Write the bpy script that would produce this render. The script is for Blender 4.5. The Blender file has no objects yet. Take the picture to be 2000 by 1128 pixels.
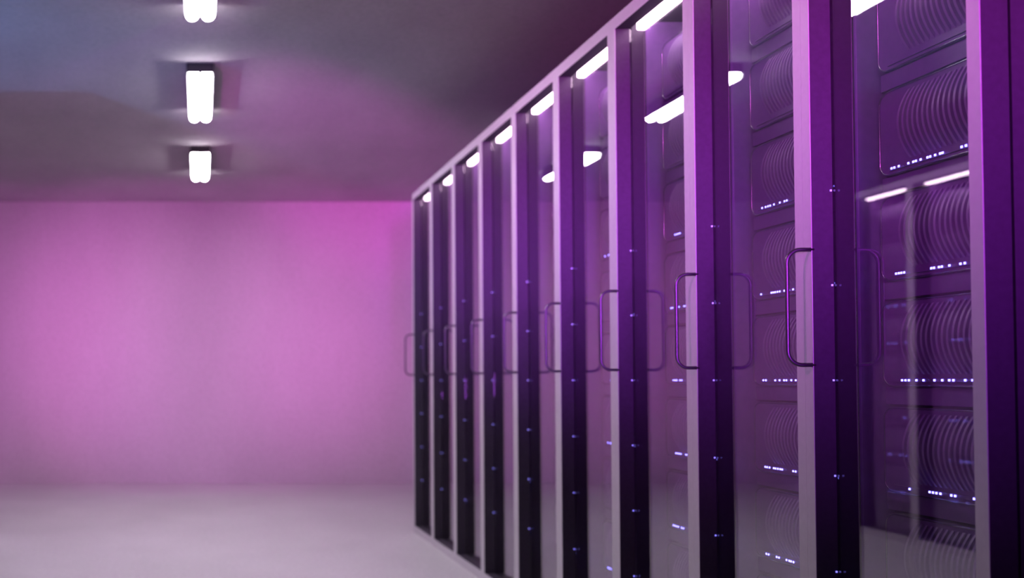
import bpy, bmesh, math, random
from mathutils import Vector
random.seed(7)
SC = bpy.context.scene
COL = SC.collection

# ------------------------------------------------------------------ sizes (metres)
EYE = 0.941          # camera height
AISLE = 1.324        # aisle centre line to the cabinet fronts
PITCH = 0.6          # one cabinet per 0.6 m
ROW_NEAR = 2.005     # near end of the row
N_CAB = 9
CAB_H = 2.102
GLASS_X = 0.049      # glass lies this deep behind the front of the door frame
SERVER_X = 0.146     # server fronts lie this deep behind the front of the door frame
BACK_Y = 10.93
CEIL = 2.585
SIDE = 4.0
REAR_Y = -6.5

# ------------------------------------------------------------------ materials
def new_mat(name):
    m = bpy.data.materials.new(name); m.use_nodes = True
    nt = m.node_tree
    return m, nt, nt.nodes['Principled BSDF'], nt.nodes['Material Output']

def plain(name, col, rough=0.5, metal=0.0, spec=0.5, noise=0.0, scale=30.0):
    m, nt, b, o = new_mat(name)
    b.inputs['Roughness'].default_value = rough
    b.inputs['Metallic'].default_value = metal
    b.inputs['Specular IOR Level'].default_value = spec
    b.inputs['Base Color'].default_value = (*col, 1)
    if noise:
        tc = nt.nodes.new('ShaderNodeTexCoord')
        n = nt.nodes.new('ShaderNodeTexNoise'); n.inputs['Scale'].default_value = scale
        n.inputs['Detail'].default_value = 4
        nt.links.new(tc.outputs['Object'], n.inputs['Vector'])
        r = nt.nodes.new('ShaderNodeValToRGB')
        r.color_ramp.elements[0].position = 0.3; r.color_ramp.elements[1].position = 0.7
        r.color_ramp.elements[0].color = (*[c*(1-noise) for c in col], 1)
        r.color_ramp.elements[1].color = (*[c*(1+noise) for c in col], 1)
        nt.links.new(n.outputs['Fac'], r.inputs['Fac'])
        nt.links.new(r.outputs['Color'], b.inputs['Base Color'])
    return m

def concrete(name, col, rough, stretch, blotch=0.12, spec=0.3):
    m, nt, b, o = new_mat(name)
    b.inputs['Roughness'].default_value = rough
    b.inputs['Specular IOR Level'].default_value = spec
    tc = nt.nodes.new('ShaderNodeTexCoord')
    mp = nt.nodes.new('ShaderNodeMapping'); mp.inputs['Scale'].default_value = stretch
    nt.links.new(tc.outputs['Object'], mp.inputs['Vector'])
    n1 = nt.nodes.new('ShaderNodeTexNoise'); n1.inputs['Scale'].default_value = 1.6
    n1.inputs['Detail'].default_value = 8; n1.inputs['Roughness'].default_value = 0.6
    nt.links.new(mp.outputs['Vector'], n1.inputs['Vector'])
    n2 = nt.nodes.new('ShaderNodeTexNoise'); n2.inputs['Scale'].default_value = 45
    n2.inputs['Detail'].default_value = 5
    nt.links.new(tc.outputs['Object'], n2.inputs['Vector'])
    r1 = nt.nodes.new('ShaderNodeValToRGB')
    r1.color_ramp.elements[0].position = 0.25; r1.color_ramp.elements[1].position = 0.75
    r1.color_ramp.elements[0].color = (*[c*(1-blotch) for c in col], 1)
    r1.color_ramp.elements[1].color = (*[c*(1+blotch) for c in col], 1)
    nt.links.new(n1.outputs['Fac'], r1.inputs['Fac'])
    r2 = nt.nodes.new('ShaderNodeValToRGB')
    r2.color_ramp.elements[0].position = 0.3; r2.color_ramp.elements[1].position = 0.6
    r2.color_ramp.elements[0].color = (0.88, 0.88, 0.88, 1); r2.color_ramp.elements[1].color = (1, 1, 1, 1)
    nt.links.new(n2.outputs['Fac'], r2.inputs['Fac'])
    mx = nt.nodes.new('ShaderNodeMix'); mx.data_type = 'RGBA'; mx.blend_type = 'MULTIPLY'
    mx.inputs[0].default_value = 1.0
    nt.links.new(r1.outputs['Color'], mx.inputs[6]); nt.links.new(r2.outputs['Color'], mx.inputs[7])
    nt.links.new(mx.outputs[2], b.inputs['Base Color'])
    bp = nt.nodes.new('ShaderNodeBump'); bp.inputs['Strength'].default_value = 0.12
    bp.inputs['Distance'].default_value = 0.01
    nt.links.new(n1.outputs['Fac'], bp.inputs['Height'])
    nt.links.new(bp.outputs['Normal'], b.inputs['Normal'])
    return m

def glow(name, col, strength, sample=True):
    m, nt, b, o = new_mat(name)
    b.inputs['Base Color'].default_value = (0.7, 0.7, 0.7, 1)
    b.inputs['Emission Color'].default_value = (*col, 1)
    b.inputs['Emission Strength'].default_value = strength
    if not sample: m.cycles.emission_sampling = 'NONE'
    return m

def glass(name, f0):
    """Clear pane: mirror reflection growing towards grazing angles, the rest passes straight through."""
    m, nt, b, o = new_mat(name); nt.nodes.remove(b)
    lw = nt.nodes.new('ShaderNodeLayerWeight'); lw.inputs['Blend'].default_value = 0.5
    p = nt.nodes.new('ShaderNodeMath'); p.operation = 'POWER'; p.inputs[1].default_value = 5
    nt.links.new(lw.outputs['Facing'], p.inputs[0])
    s = nt.nodes.new('ShaderNodeMath'); s.operation = 'MULTIPLY_ADD'
    s.inputs[1].default_value = 1 - f0; s.inputs[2].default_value = f0
    nt.links.new(p.outputs[0], s.inputs[0])
    t = nt.nodes.new('ShaderNodeBsdfTransparent'); t.inputs['Color'].default_value = (0.93, 0.92, 0.95, 1)
    g = nt.nodes.new('ShaderNodeBsdfGlossy'); g.inputs['Roughness'].default_value = 0.0
    mx = nt.nodes.new('ShaderNodeMixShader')
    nt.links.new(s.outputs[0], mx.inputs[0]); nt.links.new(t.outputs[0], mx.inputs[1]); nt.links.new(g.outputs[0], mx.inputs[2])
    nt.links.new(mx.outputs[0], o.inputs['Surface'])
    return m

M = dict(
    wall=concrete('wall_concrete', (0.56, 0.54, 0.56), 0.9, (0.7, 0.7, 0.3), 0.08),
    ceiling=concrete('ceiling_concrete', (0.44, 0.42, 0.44), 0.9, (1.2, 0.5, 1.0)),
    floor=concrete('floor_concrete', (0.64, 0.63, 0.64), 0.5, (1.0, 0.6, 1.0), 0.08, 0.35),
    frame=plain('frame_light_grey_paint', (0.56, 0.54, 0.57), 0.45, 0.0, 0.4, 0.03, 60),
    dark=plain('dark_powder_coat', (0.045, 0.035, 0.055), 0.5, 0.0, 0.3, 0.1, 80),
    case=plain('server_case_violet_haze', (0.24, 0.105, 0.37), 0.4, 0.0, 0.5, 0.08, 50),  # purple haze over the cabinet interior is put into this colour
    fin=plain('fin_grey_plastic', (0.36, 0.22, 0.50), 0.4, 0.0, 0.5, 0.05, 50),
    chrome=plain('bezel_chrome', (0.5, 0.5, 0.55), 0.18, 1.0),
    steel=plain('handle_steel', (0.16, 0.14, 0.18), 0.42, 1.0),
    housing=plain('lamp_housing_dark', (0.03, 0.03, 0.035), 0.5, 0.0, 0.3, 0.05, 40),
    glass=glass('door_glass', 0.115),
    tube=glow('fluorescent_tube', (1.0, 0.90, 1.0), 54.0),
    bar=glow('cabinet_light_bar', (1.0, 0.72, 0.88), 18.0),
    led=glow('blue_indicator', (0.20, 0.19, 1.0), 10.0, False),
    led_glint=glow('dim_blue_led_glint', (0.2, 0.18, 1.0), 1.6, False),  # glowing stand-in for server lights glimpsed at the glass edge
)

# ------------------------------------------------------------------ mesh helpers
def box(bm, x0, x1, y0, y1, z0, z1):
    v = [bm.verts.new((x, y, z)) for x in (x0, x1) for y in (y0, y1) for z in (z0, z1)]
    for f in ((0,1,3,2), (4,6,7,5), (0,4,5,1), (2,3,7,6), (0,2,6,4), (1,5,7,3)):
        bm.faces.new([v[i] for i in f])

def ring(bm, x0, x1, oy, oz0, oz1, iy, iz0, iz1):
    """Rectangular frame in the yz plane (half widths oy / iy), from x0 to x1."""
    L = {}
    for k, x in (('a', x0), ('b', x1)):
        L[k+'o'] = [bm.verts.new((x, y, z)) for y, z in ((-oy,oz0), (oy,oz0), (oy,oz1), (-oy,oz1))]
        L[k+'i'] = [bm.verts.new((x, y, z)) for y, z in ((-iy,iz0), (iy,iz0), (iy,iz1), (-iy,iz1))]
    for i in range(4):
        j = (i+1) % 4
        for p, q in (('ao','ai'), ('bi','bo'), ('ai','bi'), ('bo','ao')):
            bm.faces.new((L[p][i], L[p][j], L[q][j], L[q][i]))

def sweep(bm, pts, r, n=10, closed=False):
    """Round tube along a list of points."""
    pts = [Vector(p) for p in pts]; N = len(pts); rings = []
    ref = None
    for i, p in enumerate(pts):
        a = pts[(i-1) % N] if closed or i > 0 else p
        b = pts[(i+1) % N] if closed or i < N-1 else p
        t = (b - a).normalized()
        if ref is None:
            ref = t.orthogonal().normalized()
        ref = (ref - t*ref.dot(t)).normalized(); bi = t.cross(ref)
        rings.append([bm.verts.new(p + r*(math.cos(2*math.pi*k/n)*ref + math.sin(2*math.pi*k/n)*bi)) for k in range(n)])
    for i in range(N if closed else N-1):
        A, B = rings[i], rings[(i+1) % N]
        if closed and i == N-1:
            # align the seam
            s = min(range(n), key=lambda s: (A[0].co - B[s].co).length); B = B[s:] + B[:s]
        for k in range(n):
            bm.faces.new((A[k], A[(k+1) % n], B[(k+1) % n], B[k]))
    if not closed:
        bm.faces.new(rings[0][::-1]); bm.faces.new(rings[-1])

def obj(name, bm, mat, parent=None, smooth=False, bevel=0.0, label=None):
    bmesh.ops.recalc_face_normals(bm, faces=bm.faces)
    me = bpy.data.meshes.new(name); bm.to_mesh(me); bm.free()
    me.materials.append(mat)
    if smooth:
        for p in me.polygons: p.use_smooth = True
    o = bpy.data.objects.new(name, me); COL.objects.link(o)
    if parent: o.parent = parent
    if bevel:
        b = o.modifiers.new('bevel', 'BEVEL'); b.width = bevel; b.segments = 2; b.limit_method = 'ANGLE'
    if label: o['label'] = label
    return o

def thing(name, label, cat, loc=(0,0,0), rz=0, group=None):
    o = bpy.data.objects.new(name, None); COL.objects.link(o)
    o.empty_display_size = 0.1
    o.location = loc; o.rotation_euler = (0, 0, rz)
    o['label'] = label; o['category'] = cat
    if group: o['group'] = group
    return o

KIDS = {}
def children(o):
    return KIDS.get(o, None) or [c for c in COL.objects if c.parent == o]

def copy_tree(o, kids, parent=None):
    c = o.copy(); COL.objects.link(c)
    if parent: c.parent = parent
    for k in kids.get(o.name, []):
        copy_tree(k, kids, c)
    return c

def kid_map():
    d = {}
    for o in COL.objects:
        if o.parent: d.setdefault(o.parent.name, []).append(o)
    return d

def struct(name, bm, mat):
    o = obj(name, bm, mat); o['kind'] = 'structure'
    return o

# ------------------------------------------------------------------ the room
def slab(name, mat, *a):
    bm = bmesh.new(); box(bm, *a); return struct(name, bm, mat)
T = 0.2
slab('floor', M['floor'], -SIDE-T, SIDE+T, REAR_Y-T, BACK_Y+T, -T, 0)
slab('ceiling', M['ceiling'], -SIDE-T, SIDE+T, REAR_Y-T, BACK_Y+T, CEIL, CEIL+T)
slab('wall_back', M['wall'], -SIDE-T, SIDE+T, BACK_Y, BACK_Y+T, 0, CEIL)
slab('wall_left', M['wall'], -SIDE-T, -SIDE, REAR_Y, BACK_Y, 0, CEIL)
slab('wall_right', M['wall'], SIDE, SIDE+T, REAR_Y, BACK_Y, 0, CEIL)
slab('wall_front', M['wall'], -SIDE-T, SIDE+T, REAR_Y-T, REAR_Y, 0, CEIL)

# ------------------------------------------------------------------ ceiling lamps
def ceiling_lamp(y0, y1, label):
    yc = (y0+y1)/2; h = (y1-y0)/2
    t = thing('ceiling_lamp', label, 'ceiling lamp', (0, yc, CEIL), 0, 'twin tube lamps in a line on the ceiling')
    bm = bmesh.new(); box(bm, -0.066, 0.066, -h, h, -0.030, 0)
    obj('housing', bm, M['housing'], t, bevel=0.003)
    for s in (-1, 1):
        bm = bmesh.new(); box(bm, s*0.069-0.002, s*0.069+0.002, -h, h, -0.074, -0.002)
        obj('halo_shield', bm, M['housing'], t)  # dark lips added to keep tube light off the ceiling
    for s in (-1, 1):
        bm = bmesh.new()
        pts = [(s*0.0345, -h+0.004, -0.060)] + [(s*0.0345, y, -0.060) for y in (-h+0.014, -h/2, 0, h/2, h-0.014)] + [(s*0.0345, h-0.004, -0.060)]
        sweep(bm, pts, 0.029, 16)
        obj('tube', bm, M['tube'], t, smooth=False, bevel=0.008, label='glowing white fluorescent tube')
    for s in (-1, 1):
        bm = bmesh.new(); box(bm, -0.067, 0.067, s*(h+0.003)-0.002, s*(h+0.003)+0.002, -0.050, 0)
        obj('end_cap', bm, M['housing'], t)
        bm = bmesh.new(); box(bm, -0.05, 0.05, s*(h-0.03)-0.008, s*(h-0.03)+0.008, -0.05, -0.0305)
        obj('tube_holder', bm, M['housing'], t)
    return t
ceiling_lamp(4.07, 5.13, 'twin tube ceiling lamp nearest the camera, cut off by the top of the photo')
ceiling_lamp(6.13, 7.14, 'twin tube ceiling lamp second nearest, middle of the line of three')
ceiling_lamp(8.32, 9.26, 'twin tube ceiling lamp farthest away, closest to the back wall')

# ------------------------------------------------------------------ cabinets
HW = PITCH/2 - 0.0003
IY = PITCH/2 - 0.035
RAIL_T = CAB_H - 0.040
RAIL_B = 0.044
LED_Z = [EYE + 0.225*k for k in (4, 3, 2, 1, 0, -1, -2, -3)]   # indicator heights, top server first
UNIT_LO, UNIT_HI = 0.014, 0.168                                  # server below / above its indicators

def make_cabinet():
    t = thing('server_cabinet', '', 'server cabinet')
    bm = bmesh.new(); ring(bm, 0, 0.0015, HW, 0.0, CAB_H, IY, RAIL_B, RAIL_T)
    d = obj('door', bm, M['frame'], t, label='light grey door frame')
    bm = bmesh.new(); ring(bm, 0.0015, GLASS_X-0.001, HW, 0.0, CAB_H, IY, RAIL_B, RAIL_T)
    obj('inner_frame', bm, M['dark'], d, label='dark inner side of the door frame')
    bm = bmesh.new(); box(bm, GLASS_X-0.002, GLASS_X+0.003, -IY, IY, RAIL_B, RAIL_T)
    obj('glass_pane', bm, M['glass'], d, label='clear reflecting glass pane')
    # round bar handle on the far stile
    hy = IY + 0.004; z0, z1 = 0.974, 1.224; r = 0.030; pts = [(0.006, hy, z1)]
    for k in range(0, 9):
        a = k/8*math.pi/2; pts.append((-0.052+r - r*math.sin(a), hy, z1-r + r*math.cos(a)))
    for k in range(0, 9):
        a = k/8*math.pi/2; pts.append((-0.052+r - r*math.cos(a), hy, z0+r - r*math.sin(a)))
    pts.append((0.006, hy, z0))
    bm = bmesh.new(); sweep(bm, pts, 0.0046, 12)
    obj('handle', bm, M['steel'], d, smooth=True, label='round steel bar handle')
    # glowing dots standing in for server lights glimpsed past the inner frame
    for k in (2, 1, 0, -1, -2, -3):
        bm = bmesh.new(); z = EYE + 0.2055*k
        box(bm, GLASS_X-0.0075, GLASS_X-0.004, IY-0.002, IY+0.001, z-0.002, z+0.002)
        obj('indicator_or_glint', bm, M['led_glint'], d, label='tiny blue glint standing in for server lights')
    for s in (-1, 1):
        a, b = sorted((s*IY, s*HW))
        m = s*(HW-0.008)
        bm = bmesh.new(); box(bm, GLASS_X+0.004, 1.0, min(m, s*HW), max(m, s*HW), 0.0, CAB_H-0.002)
        obj('side_panel', bm, M['dark'], t)
        m = s*(HW-0.0083)
        bm = bmesh.new(); box(bm, GLASS_X+0.004, 0.098, min(m, s*IY), max(m, s*IY), 0.0, CAB_H-0.018)
        obj('reveal_mirror_strip', bm, M['dark'], t)  # dark strip added to stand in for the frame's reflection in the glass
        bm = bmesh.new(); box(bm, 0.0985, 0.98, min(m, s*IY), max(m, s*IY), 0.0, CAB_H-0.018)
        obj('side_lining', bm, M['case'], t, label='inner lining with violet haze in its colour')
    iy = IY-0.0003
    bm = bmesh.new(); box(bm, GLASS_X+0.004, 1.0, -iy, iy, CAB_H-0.017, CAB_H-0.002); obj('top_panel', bm, M['dark'], t)
    bm = bmesh.new(); box(bm, GLASS_X+0.004, 1.0, -iy, iy, 0.0, 0.03); obj('base_panel', bm, M['dark'], t)
    bm = bmesh.new(); box(bm, 0.985, 1.0, -iy, iy, 0.031, CAB_H-0.018); obj('rear_panel', bm, M['dark'], t)
    for z in LED_Z:
        b = z - UNIT_LO
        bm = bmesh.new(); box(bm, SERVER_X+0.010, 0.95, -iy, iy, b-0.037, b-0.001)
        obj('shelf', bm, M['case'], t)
    bm = bmesh.new(); box(bm, 0.068, 0.098, -iy, iy, 2.056, CAB_H-0.018)
    obj('light_bar', bm, M['bar'], t, bevel=0.006, label='glowing white light bar')
    return t

ORD = ['', 'second', 'third', 'fourth', 'fifth', 'sixth', 'seventh', 'eighth']
proto = make_cabinet()
kids = kid_map()
cabs = []
def put(root, x, y, rz):
    root.location = (x, y, 0); root.rotation_euler = (0, 0, rz)
for i in range(N_CAB):
    c = proto if i == 0 else copy_tree(proto, kids)
    put(c, AISLE, ROW_NEAR + PITCH*(i+0.5), 0)
    if i == 0: lab = 'tall dark cabinet with glass door at the right, nearest end of the row'
    elif i == N_CAB-1: lab = 'tall dark cabinet with glass door at the far left end of the row'
    else: lab = 'tall dark cabinet with glass door, %s from the right end of the row' % ORD[i]
    c['label'] = lab; c['group'] = 'server cabinets in the row on the right'
    cabs.append(c)
OPP = ['farthest', 'second farthest', 'third farthest']
opp = []
for i in range(3):
    c = copy_tree(proto, kids)
    put(c, -AISLE, ROW_NEAR + PITCH*(N_CAB-0.5-i), math.pi)
    c['label'] = '%s cabinet across the aisle, seen as a reflection in the nearest glass door' % OPP[i]
    c['group'] = 'server cabinets across the aisle'
    opp.append(c)

# ------------------------------------------------------------------ servers
SW = 0.262
def rounded(y0, y1, z0, z1, ry, rz, x, n=6):
    P = []
    for cy, cz, a0 in ((y1-ry, z1-rz, 0), (y0+ry, z1-rz, 90), (y0+ry, z0+rz, 180), (y1-ry, z0+rz, 270)):
        for k in range(n+1):
            a = math.radians(a0 + 90*k/n); P.append((x, cy+ry*math.cos(a), cz+rz*math.sin(a)))
    return P

def rounded_prism(bm, P, x1):
    A = [bm.verts.new(p) for p in P]; B = [bm.verts.new((x1, p[1], p[2])) for p in P]
    bm.faces.new(A); bm.faces.new(B[::-1])
    for i in range(len(P)):
        j = (i+1) % len(P); bm.faces.new((A[i], B[i], B[j], A[j]))

UH = UNIT_LO + UNIT_HI
def led_mesh():
    bm = bmesh.new(); box(bm, -0.0015, 0, -0.0024, 0.0024, -0.0021, 0.0021)
    me = bpy.data.meshes.new('indicator_or_glint'); bmesh.ops.recalc_face_normals(bm, faces=bm.faces); bm.to_mesh(me); bm.free()
    me.materials.append(M['led']); return me
LED_ME = led_mesh()

def make_server():
    """Server standing at z = 0, front plane at x = 0."""
    t = thing('server', '', 'server')
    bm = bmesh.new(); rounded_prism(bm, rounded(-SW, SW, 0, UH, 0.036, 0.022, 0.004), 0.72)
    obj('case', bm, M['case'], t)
    bm = bmesh.new(); sweep(bm, rounded(-SW+0.002, SW-0.002, 0.002, UH-0.002, 0.036, 0.022, 0.003), 0.0016, 8, True)
    obj('bezel', bm, M['chrome'], t, smooth=True, label='thin shiny rim')
    # convex fins
    bm = bmesh.new(); n = 12; z0, z1 = 0.026, UH-0.012
    for k in range(24):
        y = -0.236 + 0.0168*k
        F = []
        for j in range(n+1):
            u = j/n; z = z0 + (z1-z0)*u
            F.append((0.003 - 0.026*(1-(2*u-1)**2), z))
        loop = F + [(0.012, z1), (0.012, z0)]
        A = [bm.verts.new((x, y-0.0035, z)) for x, z in loop]; B = [bm.verts.new((x, y+0.0035, z)) for x, z in loop]
        bm.faces.new(A); bm.faces.new(B[::-1])
        for i in range(len(loop)):
            j = (i+1) % len(loop); bm.faces.new((A[i], B[i], B[j], A[j]))
    obj('fin_grille', bm, M['fin'], t, label='row of curved grey fins')
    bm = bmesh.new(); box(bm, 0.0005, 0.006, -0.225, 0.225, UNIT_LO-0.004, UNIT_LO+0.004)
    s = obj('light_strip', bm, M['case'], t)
    return t, s

# lit indicator positions along the two nearest cabinets (mm from the server's middle), top lit server first
LIT = {
 (0, 2): [213,203,187,153,136,127,111,88,79,63,47,39, -20,-33,-71,-110,-122],
 (0, 3): [203,193,184,174,82,73,57,48,24,-10,-23,-75,-120,-160],
 (0, 4): [188,176,164,138,114,78,53,31,18,-18,-40,-66,-110,-150,-163],
 (0, 5): [168,100,89,78,65,31,19,-38,-70,-120,-133],
 (0, 6): [150,138,70,57,10,-40,-90,-103,-150],
 (0, 7): [170,158,110,97,20,-5,-60,-120],
 (1, 2): [196,177,164,152,132,101,77,65,20,7,-30,-90,-103],
 (1, 3): [208,152,142,132,120,108,84,72,62,40,-10,-60,-73,-120],
 (1, 4): [202,188,138,115,92,80,55,33,-20,-33,-80,-138,-150],
 (1, 5): [198,188,175,152,142,130,118,108,52,40,-10,-23,-90,-138],
 (1, 6): [198,186,143,131,92,78,69,57,-30,-43,-110],
}
def pattern(rnd):
    out = []; k = 0
    while k < 33:
        if rnd.random() < 0.42:
            for _ in range(rnd.choice((1, 2, 2, 3, 4))):
                if k < 33: out.append(205 - 12.6*k); k += 1
        k += rnd.choice((1, 1, 2, 3))
    return out

sproto, sstrip = make_server()
skids = kid_map()
CABW = ['nearest cabinet'] + ['%s nearest cabinet' % w for w in ORD[1:]]
def lights(server, mm):
    strip = [o for o in COL.objects if o.parent == server and o.name.startswith('light_strip')][0]
    for v in mm:
        l = bpy.data.objects.new('indicator_or_glint', LED_ME); COL.objects.link(l)
        l.parent = strip; l.location = (0.0005, v/1000, UNIT_LO); l['label'] = 'lit blue indicator'
first = True
rnd = random.Random(11)
for ci, c in list(enumerate(cabs[:7])) + [(100+k, c) for k, c in enumerate(opp)]:
    for k, z in enumerate(LED_Z):
        s = sproto if first else copy_tree(sproto, skids)
        first = False
        sg = 1 if ci < 100 else -1
        s.location = (c.location.x + sg*SERVER_X, c.location.y, z - UNIT_LO); s.rotation_euler = c.rotation_euler
        lit = k >= 2
        what = 'dark finned server with blue lights' if lit else 'dark finned server without lights'
        o = ('topmost' if k == 0 else 'lowest' if k == 7 else '%s from the top' % ORD[k])
        if ci < 100:
            s['label'] = '%s, %s in the %s' % (what, o, CABW[ci]); s['group'] = 'servers behind the glass doors'
        else:
            s['label'] = '%s, %s in the %s mirrored cabinet' % (what, o, OPP[ci-100]); s['group'] = 'servers across the aisle'
        if lit: lights(s, LIT.get((ci, k)) or pattern(rnd))

# ------------------------------------------------------------------ added coloured fill spots, all unseen, tinting the room
def spot(name, loc, target, col, watt, half, blend, size=0.05):
    l = bpy.data.lights.new(name, 'SPOT'); l.energy = watt; l.color = col
    l.spot_size = math.radians(2*half); l.spot_blend = blend; l.shadow_soft_size = size
    o = bpy.data.objects.new(name, l); COL.objects.link(o); o.location = loc
    o.rotation_euler = (Vector(target) - Vector(loc)).to_track_quat('-Z', 'Y').to_euler()
    return o
def aim(loc, az, el, d=8.0):
    a, e = math.radians(az), math.radians(el)
    return (loc[0]+d*math.sin(a)*math.cos(e), loc[1]+d*math.cos(a)*math.cos(e), loc[2]+d*math.sin(e))
A = (-0.1, -5.8, 1.0)
spot('violet_fill_spot', A, aim(A, 9.8, 2.8), (0.45, 0.03, 0.95), 4800, 4.6, 1.0, 0.35)  # added violet fill for the dark frame sides and end panel
B = (-0.1, -5.8, 1.15)
spot('magenta_fill_spot', B, aim(B, 10.0, 5.0), (1.0, 0.10, 0.75), 3000, 5.5, 1.0, 0.35)  # added magenta fill towards the top of the row
D = (-1.2, -5.8, 1.0)
spot('purple_fill_spot', D, aim(D, 13.6, 2.6), (0.55, 0.12, 1.0), 7500, 3.0, 1.0, 0.35)  # added purple fill for the far frame sides
# added pink fill for the back wall, hidden behind the cabinets
for sx in (-1, 1):
    P = (sx*1.9, 7.75, 1.35)
    for tx, e in ((0.12, 145), (1.75, 128)):
        spot('pink_wall_fill', P, (sx*tx, BACK_Y, 1.42), (1.0, 0.13, 0.88), e, 33, 1.0, 0.03)
# added lilac fill over the aisle's far side, tinting the row's upper half
for y, e in ((1.2, 205), (3.8, 95)):
    P = (-1.2, y, 2.40)
    spot('lilac_fill_spot', P, (AISLE, y+1.6, 2.25), (1.0, 0.10, 0.98), e, 31, 1.0, 0.05)
P = (-2.6, 3.5, 1.2)
spot('blue_fill_spot', P, (-1.0, 7.0, CEIL), (0.08, 0.38, 1.0), 260, 38, 1.0, 0.05)  # added blue fill, unseen, tints the left ceiling
P = (-1.2, 1.6, 0.7)
spot('pink_ceiling_fill', P, (1.05, 8.6, CEIL), (1.0, 0.05, 0.85), 1500, 9.0, 1.0, 0.05)  # added pink fill, unseen, tints the far ceiling
P = (1.2, 3.6, 2.4)
spot('lilac_fill_spot', P, (-AISLE, 6.7, 1.7), (0.75, 0.06, 1.0), 380, 20, 1.0, 0.05)  # added unseen fill that tints the opposite row violet
P = (-1.9, 7.8, 0.5)
spot('periwinkle_fill_spot', P, (0.3, BACK_Y, 0.8), (0.4, 0.5, 1.0), 30, 26, 1.0, 0.03)  # added unseen bluish fill for the lower back wall

# ------------------------------------------------------------------ camera
F_PX = 2324.0; PX, PY = 391.0, 676.0; TILT = math.radians(1.63)
cam = bpy.data.cameras.new('camera'); co = bpy.data.objects.new('camera', cam); COL.objects.link(co)
co.location = (0, 0, EYE); co.rotation_euler = (math.pi/2 + TILT, 0, 0)
cam.sensor_width = 36; cam.lens = F_PX*36/2000
cam.shift_x = (1000-PX)/2000; cam.shift_y = (PY-564)/2000
cam.dof.use_dof = True; cam.dof.focus_distance = 2.6; cam.dof.aperture_fstop = 3.0
cam.clip_start = 0.05
SC.camera = co

# ------------------------------------------------------------------ world, look
w = bpy.data.worlds.new('world'); SC.world = w; w.use_nodes = True
w.node_tree.nodes['Background'].inputs['Color'].default_value = (0, 0, 0, 1)
vs = SC.view_settings
SC.display_settings.display_device = 'sRGB'
vs.view_transform = 'Standard'; vs.look = 'None'; vs.gamma = 1.0; vs.use_curve_mapping = False
vs.exposure = 0.0
SC.cycles.use_denoising = True
SC.cycles.transparent_max_bounces = 24
SC.cycles.max_bounces = 10
